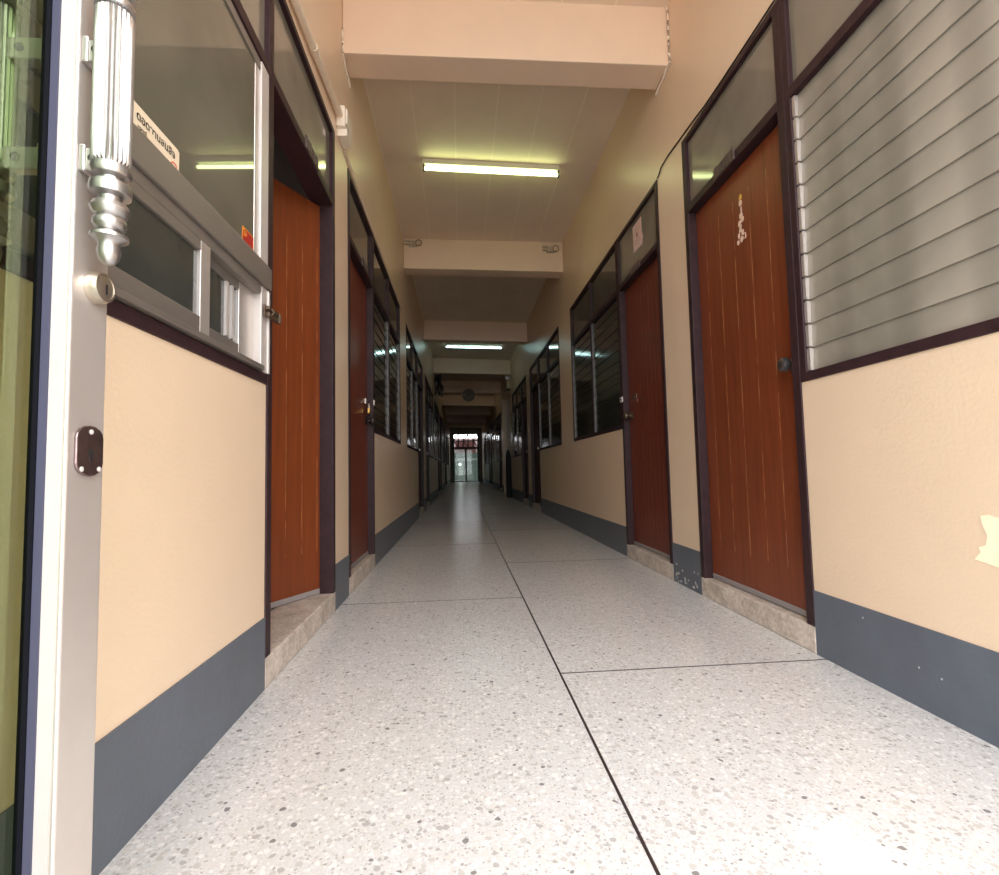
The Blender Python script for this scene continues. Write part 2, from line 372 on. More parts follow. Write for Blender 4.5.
# bare plaster patch on the near right wall
pt = [(1.235,.455),(1.18,.445),(1.10,.45),(1.10,.56),(1.15,.575),(1.17,.566),(1.19,.572),(1.212,.568),(1.208,.545),(1.198,.52),(1.203,.495),(1.222,.487),(1.218,.475)]
wr = bpy.data.objects['wall_right']
tag(MB().poly([(XR-.0015, a, z) for a, z in pt], (.004,0,0)).build('bare_patch', M['patch'], wr), 'pale bare plaster patch')
for nm, (ya, za), (yb, zb_) in (('l', (1.12, .62), (1.16, .64)),):
    tag(MB().poly([(XR-.0015, ya, za), (XR-.0015, yb-.01, za+.002), (XR-.0015, yb, zb_), (XR-.0015, ya, zb_+.01)], (.004,0,0)).build('bare_patch', M['patch'], wr), 'pale bare plaster patch')
sf = MB()
for _ in range(26):
    ya_, za_, w_, h_ = random.uniform(2.80, 3.12), random.uniform(.006, .05) if random.random() < .75 else random.uniform(.05, .12), random.uniform(.004, .018), random.uniform(.003, .012)
    sf.poly([(XR-.0046, ya_+w_*random.uniform(.6,1)*math.cos(t*PI/3), za_+h_*random.uniform(.6,1)*math.sin(t*PI/3)) for t in range(6)], (.001,0,0))
for ya_, za_ in ((1.42,.115),(1.35,.11),(1.62,.20)): sf.poly([(XR-.0046, ya_+.003*math.cos(t*PI/3), za_+.003*math.sin(t*PI/3)) for t in range(6)], (.001,0,0))
tag(sf.build('paint_scuff', simple('pale_scuff', (.62, .60, .57), .7), bpy.data.objects['baseboard_right']), 'pale chipped paint spots')
# side room behind the ajar door: floor, ceiling and far walls, with a slit added to let in sky light
r = MB(); rx0, rx1, ry0, ry1 = XL-2.6, XL-WT, .10, 3.05
r.box(rx0, rx1+.0, ry0, ry1, -.12, ZTH-.01); r.box(rx0, rx1, ry0, ry1, 2.9, 3.0)
r.box(rx0-.1, rx0, ry0, ry1, -.12, 1.9); r.box(rx0-.1, rx0, ry0, ry1, 2.3, 3.0); r.box(rx0-.1, rx0, ry0, 1.6, 1.9, 2.3); r.box(rx0-.1, rx0, 2.3, ry1, 1.9, 2.3); r.box(rx0-.1, rx1, ry0-.1, ry0, -.12, 3.0); r.box(rx0-.1, rx1, ry1, ry1+.1, -.12, 3.0)
tag(r.build('wall_side_room', M['darkroom']), 'dim room behind the ajar door, lit through an added slit', 'room', kind='structure')

# ------------------------------------------------------------------ windows
JW = .045
def wood_frame(mb, s, y0, y1, cols, side0=True, side1=True):
    ws = .05
    wbox(mb, s, -.006, .09, y0, y1, ZTOP-.030, ZTOP)                # top
    wbox(mb, s, -.006, .09, y0, y1, ZHEAD, ZHEAD+.045)              # head rail
    wbox(mb, s, -.006, .09, y0, y1, ZSILL, ZSILL+.035)              # sill rail
    if side0: wbox(mb, s, -.0052, .0895, y0+.0004, y0+.035, ZSILL+.0006, ZTOP-.0006)
    if side1: wbox(mb, s, -.0052, .0895, y1-.035, y1-.0004, ZSILL+.0006, ZTOP-.0006)
    for c in cols: wbox(mb, s, -.0052, .0895, c-.022, c+.022, ZSILL+.0006, ZTOP-.0006)
def louvre_window(n, s, y0, y1, near, label, group):
    w = thing('window_%d' % n, label, 'window', (wx(s,0), y0, ZSILL), group=group, kind='structure')
    mid = (y0+y1)/2; cols = [mid]
    mb = MB(); wood_frame(mb, s, y0, y1, cols); mb.build('window_frame', M['frame'], w, bevel=.003 if near < 2 else 0)
    tm = M['transom'] if near == 0 else (M['transom_shaded'])
    e = [y0+.035, mid-.022, mid+.022, y1-.035]
    for a, b in ((e[0], e[1]), (e[2], e[3])):
        wbox(MB(), s, .014, .021, a-.002, b+.002, ZHEAD+.043, ZTOP-.028).build('transom_pane', tm, w)
        za, zb = ZSILL+.035, ZHEAD
        nb = 12 if near < 3 else 11
        pitch = (zb-za)/nb
        # stepped clip channels at both ends
        for yy, dy in ((a, 1), (b, -1)):
            ch = MB(); wbox(ch, s, .010, .05, yy, yy+dy*.006, za, zb)
            for k in range(nb):
                z0 = za+k*pitch; wbox(ch, s, .001, .034, yy+dy*.002, yy+dy*(.018 if near == 0 else .010), z0+.004, z0+pitch*.95)
            ch.build('blade_channel', M['alu'] if near == 0 else M['clip'], w)
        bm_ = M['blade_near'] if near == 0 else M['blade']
        first = None
        for k in range(nb):
            z0 = za + k*pitch
            if first is None:
                q = MB(); z1 = z0+pitch*1.16; t = .004
                q.hexa([(wx(s,.012), a+.012, z0), (wx(s,.012), b-.012, z0), (wx(s,.012+t), b-.012, z0-.001), (wx(s,.012+t), a+.012, z0-.001),
                        (wx(s,.0185), a+.012, z1), (wx(s,.0185), b-.012, z1), (wx(s,.0185+t), b-.012, z1-.001), (wx(s,.0185+t), a+.012, z1-.001)])
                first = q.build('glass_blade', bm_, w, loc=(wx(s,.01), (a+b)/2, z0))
            else:
                o = first.copy(); COL.objects.link(o); o.parent = w
                o.location = first.location + Vector((0,0,k*pitch))
                if k == nb-1: o.location.z -= .006
    return w

# ------------------------------------------------------------------ doors
def knob(parent, s, d, y, z, mat, name='door_knob'):
    sg = -1 if s > 0 else 1          # direction out of the wall into the corridor
    prof = [(.033, 0), (.034, .004), (.030, .008), (.013, .012), (.012, .026), (.018, .030), (.025, .038), (.027, .050), (.025, .060), (.018, .064), (.008, .065)]
    q = MB().lathe([(a, h*sg) for a, h in prof], (wx(s,d), y, z), 'x', 36, None)
    k = q.build(name, mat, parent, smooth=True)
    return k
def door(n, s, y0, y1, leafmat, near, label, hinge_far, angle=0., kn=True, plate=False, cat='door', strokes=None):
    d = thing('door_%d' % n, label, cat, (wx(s,0), (y0+y1)/2, 0), kind='structure')
    f = MB()
    wbox(f, s, -.006, .10, y0, y0+JW, ZTH, ZTOP); wbox(f, s, -.006, .10, y1-JW, y1, ZTH, ZTOP)
    wbox(f, s, -.006, .10, y0+JW, y1-JW, ZTOP-.030, ZTOP); wbox(f, s, -.006, .10, y0+JW, y1-JW, ZHEAD, ZHEAD+.045)
    f.build('door_frame', M['frame'], d, bevel=.003 if near < 2 else 0)
    wbox(MB(), s, .014, .021, y0+JW-.002, y1-JW+.002, ZHEAD+.043, ZTOP-.028).build('transom_pane', M['transom'] if near == 0 else M['transom_shaded'], d)
    th = MB(); wbox(th, s, -.006, .20 if angle else WT, y0, y1, 0, ZTH); th.build('threshold', M['step'], d, bevel=.006)
    ya, yb = y0+JW+.003, y1-JW-.003
    dd = .062 if angle else .040
    # leaf is an object with its origin on the hinge edge at threshold level; its own y runs along the leaf
    hy = yb if hinge_far else ya
    lf = MB(); W = yb-ya
    th_ = .035
    sgn = -1 if hinge_far else 1
    dirx = 1 if s > 0 else -1
    lf.box(0, dirx*th_, 0, sgn*W, .028, ZHEAD-ZTH-.006)
    leaf = lf.build('door_leaf', leafmat, None, bevel=.002 if near < 2 else 0)
    leaf.parent = d; leaf.location = world(d).inverted() @ Vector((wx(s,dd), hy, ZTH))
    leaf.rotation_euler.z = angle
    sw = MB().box(-dirx*.003, dirx*(th_+.002), 0, sgn*W, .003, .030)
    if near < 2:
        o = sw.build('door_sweep', M['sweep'], None, bevel=.004); o.parent = leaf
    else: sw.bm.free()
    if plate:
        yc = plate
        p = MB(); wbox(p, s, -.014, -.004, yc-.095, yc+.095, ZHEAD+.002, ZHEAD+.062)
        pl = p.build('number_plate', M['plate'], d, bevel=.003)
        q = MB()
        for kind, a, b, c_, e in (strokes or []):
            if kind == 'b': wbox(q, s, -.017, -.012, yc+a, yc+b, ZHEAD+.002+c_, ZHEAD+.002+e)
            else:
                pts = [(wx(s,-.015), yc+a+b*math.cos(t*PI/8), ZHEAD+.032+c_*math.sin(t*PI/8)) for t in range(16)]
                q.tube(pts, .003, 5, closed=True)
        if strokes: q.build('number_strokes', M['plate_hi'], pl)
        else: q.bm.free()
    return d, leaf

# right side
louv = {}
n = 0
RL = {0: 'frosted louvre window on the right, nearest the entrance', 1: 'dark two-column louvre window on the right, just past the door with a pink notice', 2: 'louvre window on the right past the second pier',
      3: 'dim louvre window on the right before the pale recess', 4: 'dim louvre window deep on the right, first past the pale recess', 5: 'dim louvre window deep on the right, second past the pale recess', 6: 'dim louvre window deep on the right, third past the pale recess', 7: 'last dim louvre window on the right before the end door'}
LLb = {1: 'dark two-column louvre window on the left, just past the padlocked door', 2: 'louvre window on the left past the second pier', 3: 'dim louvre window on the left under the bluish tube light',
      4: 'dim louvre window on the left beneath the hanging black cables', 5: 'dim louvre window deep on the left, first past the cables', 6: 'dim louvre window deep on the left, second past the cables', 7: 'dim louvre window deep on the left, third past the cables', 8: 'last dim louvre window on the left before the end door'}
k = 0; n = 2
for kind, a, b in LAY[1]:
    if kind == 'W':
        louvre_window(n, 1, a, b, [0,1,2,3,3,3,3,3][k], RL[k], None); k += 1; n += 1
k = 1
for kind, a, b in LAY[-1][1:]:
    if kind == 'W':
        louvre_window(n, -1, a, b, [0,1,2,2,3,3,3,3,3][k], LLb[k], None); k += 1; n += 1

# window_1: aluminium window beside the ajar door, left
s = -1
w1 = thing('window_1', 'aluminium window on the left with a fixed pane above two sliding panes', 'window', (XL, .2, ZSILL), kind='structure')
mb = MB(); wood_frame(mb, -1, .20, 1.80, [], True, False)
mb.build('window_frame', M['frame'], w1, bevel=.003)
wbox(MB(), -1, .014, .021, .23, 1.80, ZHEAD+.043, ZTOP-.028).build('transom_pane', M['transom'], w1)
fa = MB()
wbox(fa, -1, -.008, .06, 1.735, 1.80, ZSILL+.037, 1.345); wbox(fa, -1, -.004, .06, 1.735, 1.80, 1.345, ZHEAD-.002)
wbox(fa, -1, -.013, .0, 1.786, 1.801, ZSILL+.037, 1.345)
fa.build('frame_stile', M['alu_white'], w1, bevel=.002)
fa = MB()
wbox(fa, -1, .0, .06, .236, 1.735, ZHEAD-.035, ZHEAD-.002)
wbox(fa, -1, .0, .06, .236, .275, ZSILL+.037, ZHEAD-.002)
fa.build('frame_head', M['alu_dull'], w1, bevel=.002)
fm = MB()
wbox(fm, -1, -.018, .06, .275, 1.803, 1.350, 1.425); wbox(fm, -1, -.010, .0, .275, 1.80, 1.425, 1.436)
wbox(fm, -1, -.008, .06, .275, 1.735, 1.318, 1.350)
fm.build('middle_rail', M['alu_dull'], w1, bevel=.003)
fm = MB(); wbox(fm, -1, -.016, .06, .275, 1.735, ZSILL+.037, ZSILL+.047); wbox(fm, -1, -.002, .06, .275, 1.735, ZSILL+.047, ZSILL+.052)
wbox(fm, -1, -.020, -.012, .275, 1.735, ZSILL+.037, ZSILL+.053)
fm.build('bottom_track', M['alu_dull'], w1, bevel=.002)
wbox(MB(), -1, .006, .012, .275, 1.705, 1.425, ZHEAD-.033).build('fixed_pane', M['pane'], w1)
fm = MB(); wbox(fm, -1, .004, .045, 1.700, 1.735, 1.42, ZHEAD-.03); fm.build('pane_bead', M['alu'], w1, bevel=.002)
def sash(y0, y1, d0, stl, str_, mat_r):
    t = .024
    rails = MB(); wbox(rails, -1, d0, d0+t, y0, y1, ZSILL+.048, 1.120); wbox(rails, -1, d0, d0+t, y0, y1, 1.292, 1.322)
    sh = rails.build('sliding_sash', M['alu_dull'], w1, bevel=.002)
    q = MB(); wbox(q, -1, d0-.001, d0+t, y0, y0+stl, ZSILL+.049, 1.321); wbox(q, -1, d0-.001, d0+t, y1-str_, y1, ZSILL+.049, 1.321)
    q.build('sash_stile', mat_r, sh, bevel=.002)
    wbox(MB(), -1, d0+.009, d0+.014, y0+stl-.004, y1-str_+.004, 1.115, 1.296).build('sash_pane', M['pane_low'], sh)
sash(1.33, 1.735, .019, .055, .110, M['alu'])
sash(.29, 1.388, -.006, .06, .050, M['alu'])
q = MB(); wbox(q, -1, .020, .028, 1.545, 1.560, 1.125, 1.29); wbox(q, -1, .020, .028, 1.580, 1.592, 1.125, 1.29); q.build('glazing_strip', M['alu_white'], w1)

# doors: right
S_A = [('b', -.070, -.062, .008, .050), ('b', -.045, -.037, .012, .052), ('o', .000, .016, .020, 0), ('b', .045, .053, .008, .052), ('b', .064, .070, .016, .056)]
S_B = [('b', -.055, -.042, .006, .054), ('b', -.010, .004, .008, .054), ('b', .040, .052, .008, .054)]
dR1, leafR1 = door(1, 1, 1.855, 2.765, M['door_a'], 0, 'varnished brown plank door on the right with pale sticker remnants, nearest the entrance', True, plate=2.315, strokes=S_A)
dR2, leafR2 = door(2, 1, 3.14, 4.03, M['door_b'], 0, 'red-brown plank door on the right under a pink paper notice', False, plate=3.59, strokes=S_B)
dL1, leafL1 = door(3, -1, 1.80, 2.755, M['door_open'], 0, 'orange-brown door standing ajar on the left beside the aluminium window', True, angle=-math.radians(29), plate=2.31, strokes=S_A)
dL2, leafL2 = door(4, -1, 3.09, 3.985, M['door_b'], 1, 'red-brown door on the left fastened with a brass padlock', False, plate=3.6, strokes=S_B)
rl = iter(['dark door on the right past the second louvre pier', 'dark door on the right between the third pier and a dim window', 'dark door deep on the right, first past the pale recess', 'dark door deep on the right, second past the pale recess', 'dark door deep on the right, third past the pale recess', 'last dark door on the right before the end door'])
ll = iter(['dark door on the left past the second louvre pier', 'dark door on the left under the third beam', 'dark door on the left beneath the hanging cables', 'dark door deep on the left, first past the cables', 'dark door deep on the left, second past the cables', 'dark door deep on the left, third past the cables', 'last dark door on the left before the end door'])
n = 5
for s, it in ((1, rl), (-1, ll)):
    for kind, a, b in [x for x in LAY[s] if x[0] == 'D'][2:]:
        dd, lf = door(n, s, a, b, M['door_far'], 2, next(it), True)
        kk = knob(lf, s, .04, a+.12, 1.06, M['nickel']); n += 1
# ironmongery
q = MB().lathe([(a, -h) for a, h in [(.033, 0), (.034, .004), (.030, .008), (.013, .012), (.012, .026), (.018, .030), (.025, .038), (.027, .050), (.025, .060), (.018, .064), (.008, .065)]], (XR+.04, 1.945, 1.108), 'x', 36)
for k_ in range(14):
    a = 2*PI*k_/14
    q.tube([(XR+.04-.036, 1.945+.0265*math.cos(a), 1.108+.0265*math.sin(a)), (XR+.04-.060, 1.945+.0265*math.cos(a), 1.108+.0265*math.sin(a))], .0026, 5)
q.build('door_knob', M['dark_steel'], leafR1, smooth=True)
wbox(MB(), 1, .034, .041, 1.902, 1.914, 1.225, 1.275).build('strike_plate', M['white_plastic'], leafR1)
# remnants of stickers on the nearest right door
rm = MB()
def chip(yc, zc, w, h, k):
    pts = []
    for t in range(9):
        a = 2*PI*t/9; r_ = .75+.35*random.random()
        pts.append((XR+.0385, yc+w*r_*math.cos(a), zc+h*r_*math.sin(a)))
    k.poly(pts, (.003,0,0))
for yc, zc, w, h in ((2.271,1.957,.012,.017),(2.266,1.922,.005,.020),(2.270,1.895,.014,.016),(2.262,1.872,.014,.016),(2.288,1.862,.010,.018),(2.280,1.846,.010,.012),(2.283,1.829,.011,.014),(2.263,1.811,.010,.017),(2.296,1.806,.009,.015),(2.274,1.782,.013,.016),(2.305,1.777,.010,.011)):
    chip(yc, zc, w*1.1, h, rm)
rm.tube([(XR+.0375, 2.244+.007*math.cos(t_*PI/5), 1.785+.013*math.sin(t_*PI/5)) for t_ in range(2, 9)], .0025, 5)
tag(rm.build('sticker_remnant', M['residue'], leafR1), 'pale torn sticker remnants')
rm = MB(); chip(2.268, 1.985, .012, .017, rm)
tag(rm.build('sticker_remnant', M['yellow'], leafR1), 'small yellow sticker remnant')
def hasp(leaf_d, s, ya, yb, z, mat, h=.042):
    q = MB(); wbox(q, s, -.016, -.006, min(ya,yb), max(ya,yb), z-h/2, z+h/2)
    o = q.build('hasp', mat, leaf_d, bevel=.003)
    q = MB(); wbox(q, s, -.018, -.0155, min(ya,yb)+.02, max(ya,yb)-.02, z-.005, z+.005); q.build('hasp_slot', M['keyhole'], o)
    return o
h2 = hasp(dR2, 1, 3.985, 4.045, 1.255, M['alu_white'])
q = MB(); wbox(q, 1, .036, .041, 3.80, 3.90, 1.235, 1.275); q.build('hasp_plate', M['bronze'], leafR2, bevel=.002)
kn = knob(leafR2, 1, .04, 3.925, 1.115, M['bronze'])
hasp(dL2, -1, 3.93, 4.0, 1.245, M['nickel'])
q = MB(); wbox(q, -1, .030, .041, 3.84, 3.90, 1.225, 1.265); q.build('hasp_plate', M['nickel'], leafL2, bevel=.002)
knob(leafL2, -1, .04, 3.885, 1.10, M['cable'])
# padlock hanging at the left door
pl = thing('padlock', 'small brass padlock hanging on the second door on the left', 'padlock', (XL-.002, 3.86, 1.15))
MB().box(XL-.022, XL-.004, 3.835, 3.885, 1.15, 1.195).build('lock_body', M['brass'], pl, bevel=.005)
MB().tube([(XL-.013, 3.86+.016*math.cos(t*PI/10), 1.205+.020*math.sin(t*PI/10)) for t in range(11)], .0045, 8).tube([(XL-.013,3.876,1.19),(XL-.013,3.876,1.206)],.0045,8).tube([(XL-.013,3.844,1.19),(XL-.013,3.844,1.206)],.0045,8).build('shackle', M['steel'], pl, smooth=True)
# bronze hasp on the aluminium window stile / ajar door frame
q = MB(); wbox(q, -1, -.018, -.014, 1.735, 1.765, 1.243, 1.283)
hp = q.build('hasp', M['bronze'], dL1, bevel=.001)
q = MB()
wbox(q, -1, -.030, -.018, 1.748, 1.845, 1.269, 1.281); wbox(q, -1, -.030, -.018, 1.748, 1.845, 1.245, 1.259); wbox(q, -1, -.034, -.018, 1.838, 1.850, 1.247, 1.280)
q.tube([(XL+.024, 1.765, 1.264+.014*math.cos(t*PI/5)) if 0 else (XL+.026+.010*math.cos(t*PI/5), 1.768, 1.264+.010*math.sin(t*PI/5)) for t in range(10)], .0035, 6, closed=True)
q.build('hasp_staple', M['bronze'], hp, bevel=.001)

# ------------------------------------------------------------------ entrance glass door, swung back against the left wall
gd = thing('glass_door', 'open aluminium framed glass door with turned pull handles, at the left edge', 'door', (-.483, .66, 0), kind='thing')
x0, x1 = -.46, -.500; ys0, ys1 = .634, .697
st = MB(); st.box(x0, x1, ys0, ys1, .02, 2.12)
st.build('stile', M['alu'], gd, bevel=.0025)
MB().box(-.466, -.4815, ys0-.0015, ys0+.001, .12, 2.02).build('glazing_bead', M['alu_white'], gd)
MB().box(-.4810, -.4900, ys0-.004, ys0+.0005, .12, 2.02).build('bead_lip', M['lip'], gd)
MB().box(-.4895, -.4985, ys0-.006, ys0, .12, 2.02).build('gasket', M['black'], gd)
MB().box(x0, x1, -.30, -.235, .02, 2.12).build('stile', M['alu'], gd, bevel=.0025)
MB().box(x0, x1, -.235, ys0, 2.02, 2.12).build('top_rail', M['alu'], gd, bevel=.0025)
MB().box(x0, x1, -.235, ys0, .02, .12).build('bottom_rail', M['alu'], gd, bevel=.0025)
MB().box(-.4945, -.4980, -.235, ys0-.001, .12, 2.02).build('glass_pane', M['tint_glass'], gd)
HY = .646
def pull(sg):
    hx = -.496 + sg*.069
    body = MB()
    R0 = .0212
    zb, zt = 1.096, 1.297
    prof = [(R0*.86, zb), (R0, zb+.003)] + [(R0, zb+.003+(zt-zb-.006)*i/6) for i in range(1, 7)] + [(R0*.86, zt)]
    hnd = body.lathe(prof, (hx, HY, 0), 'z', 156, (26, .10, zb+.002, zt-.002)).build('pull_handle', M['chrome'], gd, smooth=True)
    def finial(up):
        f = [(a*1.06, h*1.04) for a, h in [(.015, 0), (.0205, .002), (.0212, .008), (.0190, .013), (.0125, .016), (.0120, .021), (.0205, .023), (.0215, .029), (.0205, .036), (.0120, .039), (.0110, .044),
             (.0175, .047), (.0200, .053), (.0175, .060), (.0135, .063), (.0165, .066), (.0172, .072), (.0150, .077), (.0105, .080), (.0115, .083), (.0190, .085), (.0192, .089), (.0125, .093), (.0105, .097), (.0118, .104), (.0105, .112), (.0068, .118), (.002, .121)]]
        zz = zt if up else zb
        return MB().lathe([(a, zz + (h if up else -h)) for a, h in f], (hx, HY, 0), 'z', 32).build('handle_finial', M['chrome'], hnd, smooth=True)
    finial(True); finial(False)
    for zc in (1.232, 1.092):
        xa_ = -.46 if sg > 0 else -.500
        b = MB(); b.box(xa_, hx, HY-.007, HY+.010, zc-.004, zc+.024); b.box(xa_, xa_+sg*.008, HY-.009, HY+.012, zc-.006, zc+.028)
        br = b.build('handle_bracket', M['steel'], hnd, bevel=.002)
        MB().lathe([(.005, 0), (.005, .002), (.003, .003)], ((xa_+hx)/2, HY-.0095, zc+.010), 'y', 16).build('bracket_screw', M['keyhole'], br)
pull(1); pull(-1)
lk = MB().lathe([(.0205, 0), (.0212, .003), (.0185, .012), (.0180, .014), (.0150, .0145), (.0145, .0128)], (-.46, .672, .952), 'x', 36).build('lock_cylinder', M['nickel'], gd, smooth=True)
MB().lathe([(.0143, 0), (.0143, .0010), (.0125, .0018)], (-.4476, .672, .952), 'x', 28).build('lock_face', M['nickel'], lk, smooth=True)
MB().box(-.4462, -.4452, .6705, .6735, .943, .956).build('keyhole', M['keyhole'], lk)
MB().lathe([(.0175, 0), (.0165, -.012), (.012, -.014)], (-.500, .672, .952), 'x', 28).build('lock_cylinder', M['steel'], gd, smooth=True)
pp = []
for t in range(9): a = PI*t/8; pp.append((-.4601, .668+.023*math.cos(a), .760+.016*math.sin(a)))
for t in range(9): a = PI+PI*t/8; pp.append((-.4601, .668+.023*math.cos(a), .729+.016*math.sin(a)))
kp = MB().poly(pp, (.004,0,0)).build('keyhole_plate', M['lockplate'], gd, bevel=.0015)
for yy, zz in ((.668, .768), (.653, .722), (.683, .722)):
    MB().lathe([(.0032, 0), (.0032, .001), (.0015, .002)], (-.4562, yy, zz), 'x', 16).build('plate_screw', M['alu_white'], kp, smooth=True)
MB().lathe([(.0045, 0), (.0045, .0006)], (-.4562, .668, .742), 'x', 16).build('keyhole', M['keyhole'], kp)
MB().box(-.4562, -.4555, .6665, .6695, .731, .742).build('keyhole_slot', M['keyhole'], kp)

# ------------------------------------------------------------------ stickers and notices
FNT = None
def text_mesh(name, body, s, d, yc, zc, size, mat, parent, shear=0.):
    cu = bpy.data.curves.new('lettering', 'FONT'); cu.body = body; cu.size = size; cu.align_x = 'LEFT'; cu.align_y = 'CENTER'; cu.extrude = .0003; cu.offset = size*.026
    o = bpy.data.objects.new('lettering_source', cu); COL.objects.link(o)
    bpy.context.view_layer.update()
    dg = bpy.context.evaluated_depsgraph_get()
    me = bpy.data.meshes.new_from_object(o.evaluated_get(dg))
    COL.objects.unlink(o); bpy.data.objects.remove(o)
    dirY = 1 if s < 0 else -1
    for v in me.vertices:
        v.co = Vector((wx(s,d), yc + dirY*v.co.x, zc + v.co.y))
    me.materials.clear(); me.materials.append(mat)
    t = bpy.data.objects.new(name, me); COL.objects.link(t); t.parent = parent
    me.transform(world(parent).inverted())
    return t
ws = thing('window_sticker', 'cream printed sticker along the bottom of the near left window pane', 'sticker', (XL-.006, 1.16, 1.437))
q = MB(); q.poly([(wx(-1,.0056), 1.04, 1.437), (wx(-1,.0056), 1.251, 1.437), (wx(-1,.0056), 1.251, 1.496), (wx(-1,.0056), 1.244, 1.500), (wx(-1,.0056), 1.04, 1.500)], (.0008,0,0)); q.build('backing', M['sticker_cream'], ws)
text_mesh('lettering', 'ดอดขานสนสิจ', -1, .0044, 1.086, 1.476, .026, M['ink'], ws)
text_mesh('lettering', 'เลาฐ์', -1, .0044, 1.090, 1.452, .018, M['ink_soft'], ws)
MB().tube([(wx(-1,.0044), 1.228+.011*math.cos(t*PI/9), 1.448+.010*math.sin(t*PI/9)) for t in range(18)], .0014, 5, closed=True).tube([(wx(-1,.0044),1.238,1.438),(wx(-1,.0044),1.243,1.446),(wx(-1,.0044),1.246,1.438)], .0012, 5).build('logo', M['red_ring'], ws)
rs = thing('warning_sticker', 'small red sticker with yellow edge in the pane corner', 'sticker', (XL-.006, 1.65, 1.437))
q = MB(); q.box(wx(-1,.0053), wx(-1,.0058), 1.612, 1.699, 1.437, 1.494); q.build('backing', M['red'], rs)
q = MB(); t = .0028
for a, b, c_, d_ in ((1.612,1.699,1.491,1.494),(1.612,1.6155,1.437,1.494),(1.696,1.699,1.437,1.494)): q.box(wx(-1,.0046), wx(-1,.0053), a, b, c_, d_)
q.build('border', M['red_edge'], rs)
q = MB().poly([(wx(-1,.0046),1.616,1.491),(wx(-1,.0046),1.632,1.491),(wx(-1,.0046),1.616,1.478)], (-.0004,0,0)); q.tube([(wx(-1,.0044), 1.631+.008*math.cos(t*PI/6), 1.475+.008*math.sin(t*PI/6)) for t in range(12)], .0014, 5, closed=True); q.build('emblem', M['red_edge'], rs)
q = MB()
for z in (1.484, 1.475, 1.466, 1.457): q.box(wx(-1,.0046), wx(-1,.0053), 1.645 if z > 1.47 else 1.620, 1.690, z-.0012, z+.0012)
q.build('printed_lines', M['red_line'], rs)
pn = thing('paper_notice', 'pink paper notice taped inside the transom above the second right door', 'notice', (XR+.012, 3.57, 2.31))
q = MB(); xx = wx(1,.0125); q.poly([(xx,3.665,2.315),(xx,3.485,2.310),(xx,3.470,2.360),(xx,3.488,2.410),(xx,3.492,2.515),(xx,3.672,2.515)], (.001,0,0)); q.build('sheet', M['paper'], pn)
q = MB(); q.box(wx(1,.0115), wx(1,.0126), 3.565, 3.600, 2.405, 2.435); q.build('printed_spot', M['paper_print'], pn)
q = MB()
for z in (2.49, 2.475, 2.46, 2.445, 2.390, 2.375, 2.36): q.box(wx(1,.0120), wx(1,.0126), 3.51, 3.64, z-.002, z+.002)
q.build('printed_lines', simple('faint_print', (.58, .36, .33), .7), pn)

# ------------------------------------------------------------------ ceiling lights
def lamp(name, label, yc, xa_, xb_, za, zb, tube, dz=.0):
    t = thing(name, label, 'ceiling light', ((xa_+xb_)/2, yc, (za+zb)/2+.09), group='fluorescent tube lights on the ceiling')
    def P(u, yy, z): return (xa_+(xb_-xa_)*u, yy, za+(zb-za)*u+z)
    def bar(u0, u1, ya, yb, z0, z1):
        return [P(u0,ya,z0),P(u0,yb,z0),P(u1,yb,z0),P(u1,ya,z0),P(u0,ya,z1),P(u0,yb,z1),P(u1,yb,z1),P(u1,ya,z1)]
    m_ = MB(); m_.hexa(bar(-.015, 1.015, yc-.022, yc+.022, .035, .085)); m_.build('batten', M['fixture'], t, bevel=.003)
    for u in (-.012, 1.0):
        m_ = MB(); m_.hexa(bar(u, u+.012, yc-.018, yc+.018, -.022, .037)); m_.build('lamp_holder', M['cable'], t)
    MB().tube([P(.0,yc,0), P(1.,yc,0)], .0155, 16).build('tube', tube, t, smooth=True)
    return t
ca = zceil(-.25); cb = zceil(.92)
lamp('ceiling_tube_light', 'lit greenish fluorescent tube light, nearest on the ceiling', 4.56, -.285, .945, 3.488, 3.453, M['tube_warm'])
lamp('ceiling_tube_light', 'lit bluish-white fluorescent tube light between the third and fourth beams', 11.25, -.285, .945, 3.465, 3.432, M['tube_cool'])
lamp('ceiling_tube_light', 'added tube light unseen behind the fifth beam, brightening the deep end', 17.6, -.285, .945, 3.465, 3.432, M['tube_added'])  # unseen tube light added to brighten the deep beams
# ------------------------------------------------------------------ conduits, wires, small fittings
q = MB(); pts = [(XL+.021, .6, 2.52), (XL+.021, 1.3, 2.57), (XL+.021, 1.95, 2.636), (XL+.021, 2.4, 2.678), (XL+.021, 2.80, 2.715)]
tag(q.tube(pts, .019, 12).tube([(XL+.022,2.28,2.667),(XL+.022,2.32,2.671)], .0215, 12).build('conduit', M['conduit'], smooth=True), 'cream conduit pipe along the top of the left door frame, ending at the junction box', 'conduit')
jb = thing('junction_box', 'cream junction box high on the left wall beyond the first door', 'junction box', (XL, 2.90, 2.67))
MB().box(XL, XL+.050, 2.80, 2.96, 2.655, 2.775).build('box_body', M['white_plastic'], jb, bevel=.006)
MB().box(XL+.049, XL+.060, 2.815, 2.945, 2.675, 2.765).build('box_cover', M['white_plastic'], jb, bevel=.004)
MB().box(XL, XL+.055, 2.83, 2.95, 2.615, 2.66).build('box_foot', M['white_plastic'], jb, bevel=.004)
tag(MB().tube([(XL+.006, 2.97, 2.62), (XL+.006, 3.12, 2.615), (XL+.006, 3.5, 2.612), (XL+.006, 4.5, 2.612), (XL+.006, 6.1, 2.612)], .006, 6).build('wire_run', M['pale_wire'], smooth=True), 'pale wire clipped above the second left door frame', 'wire')
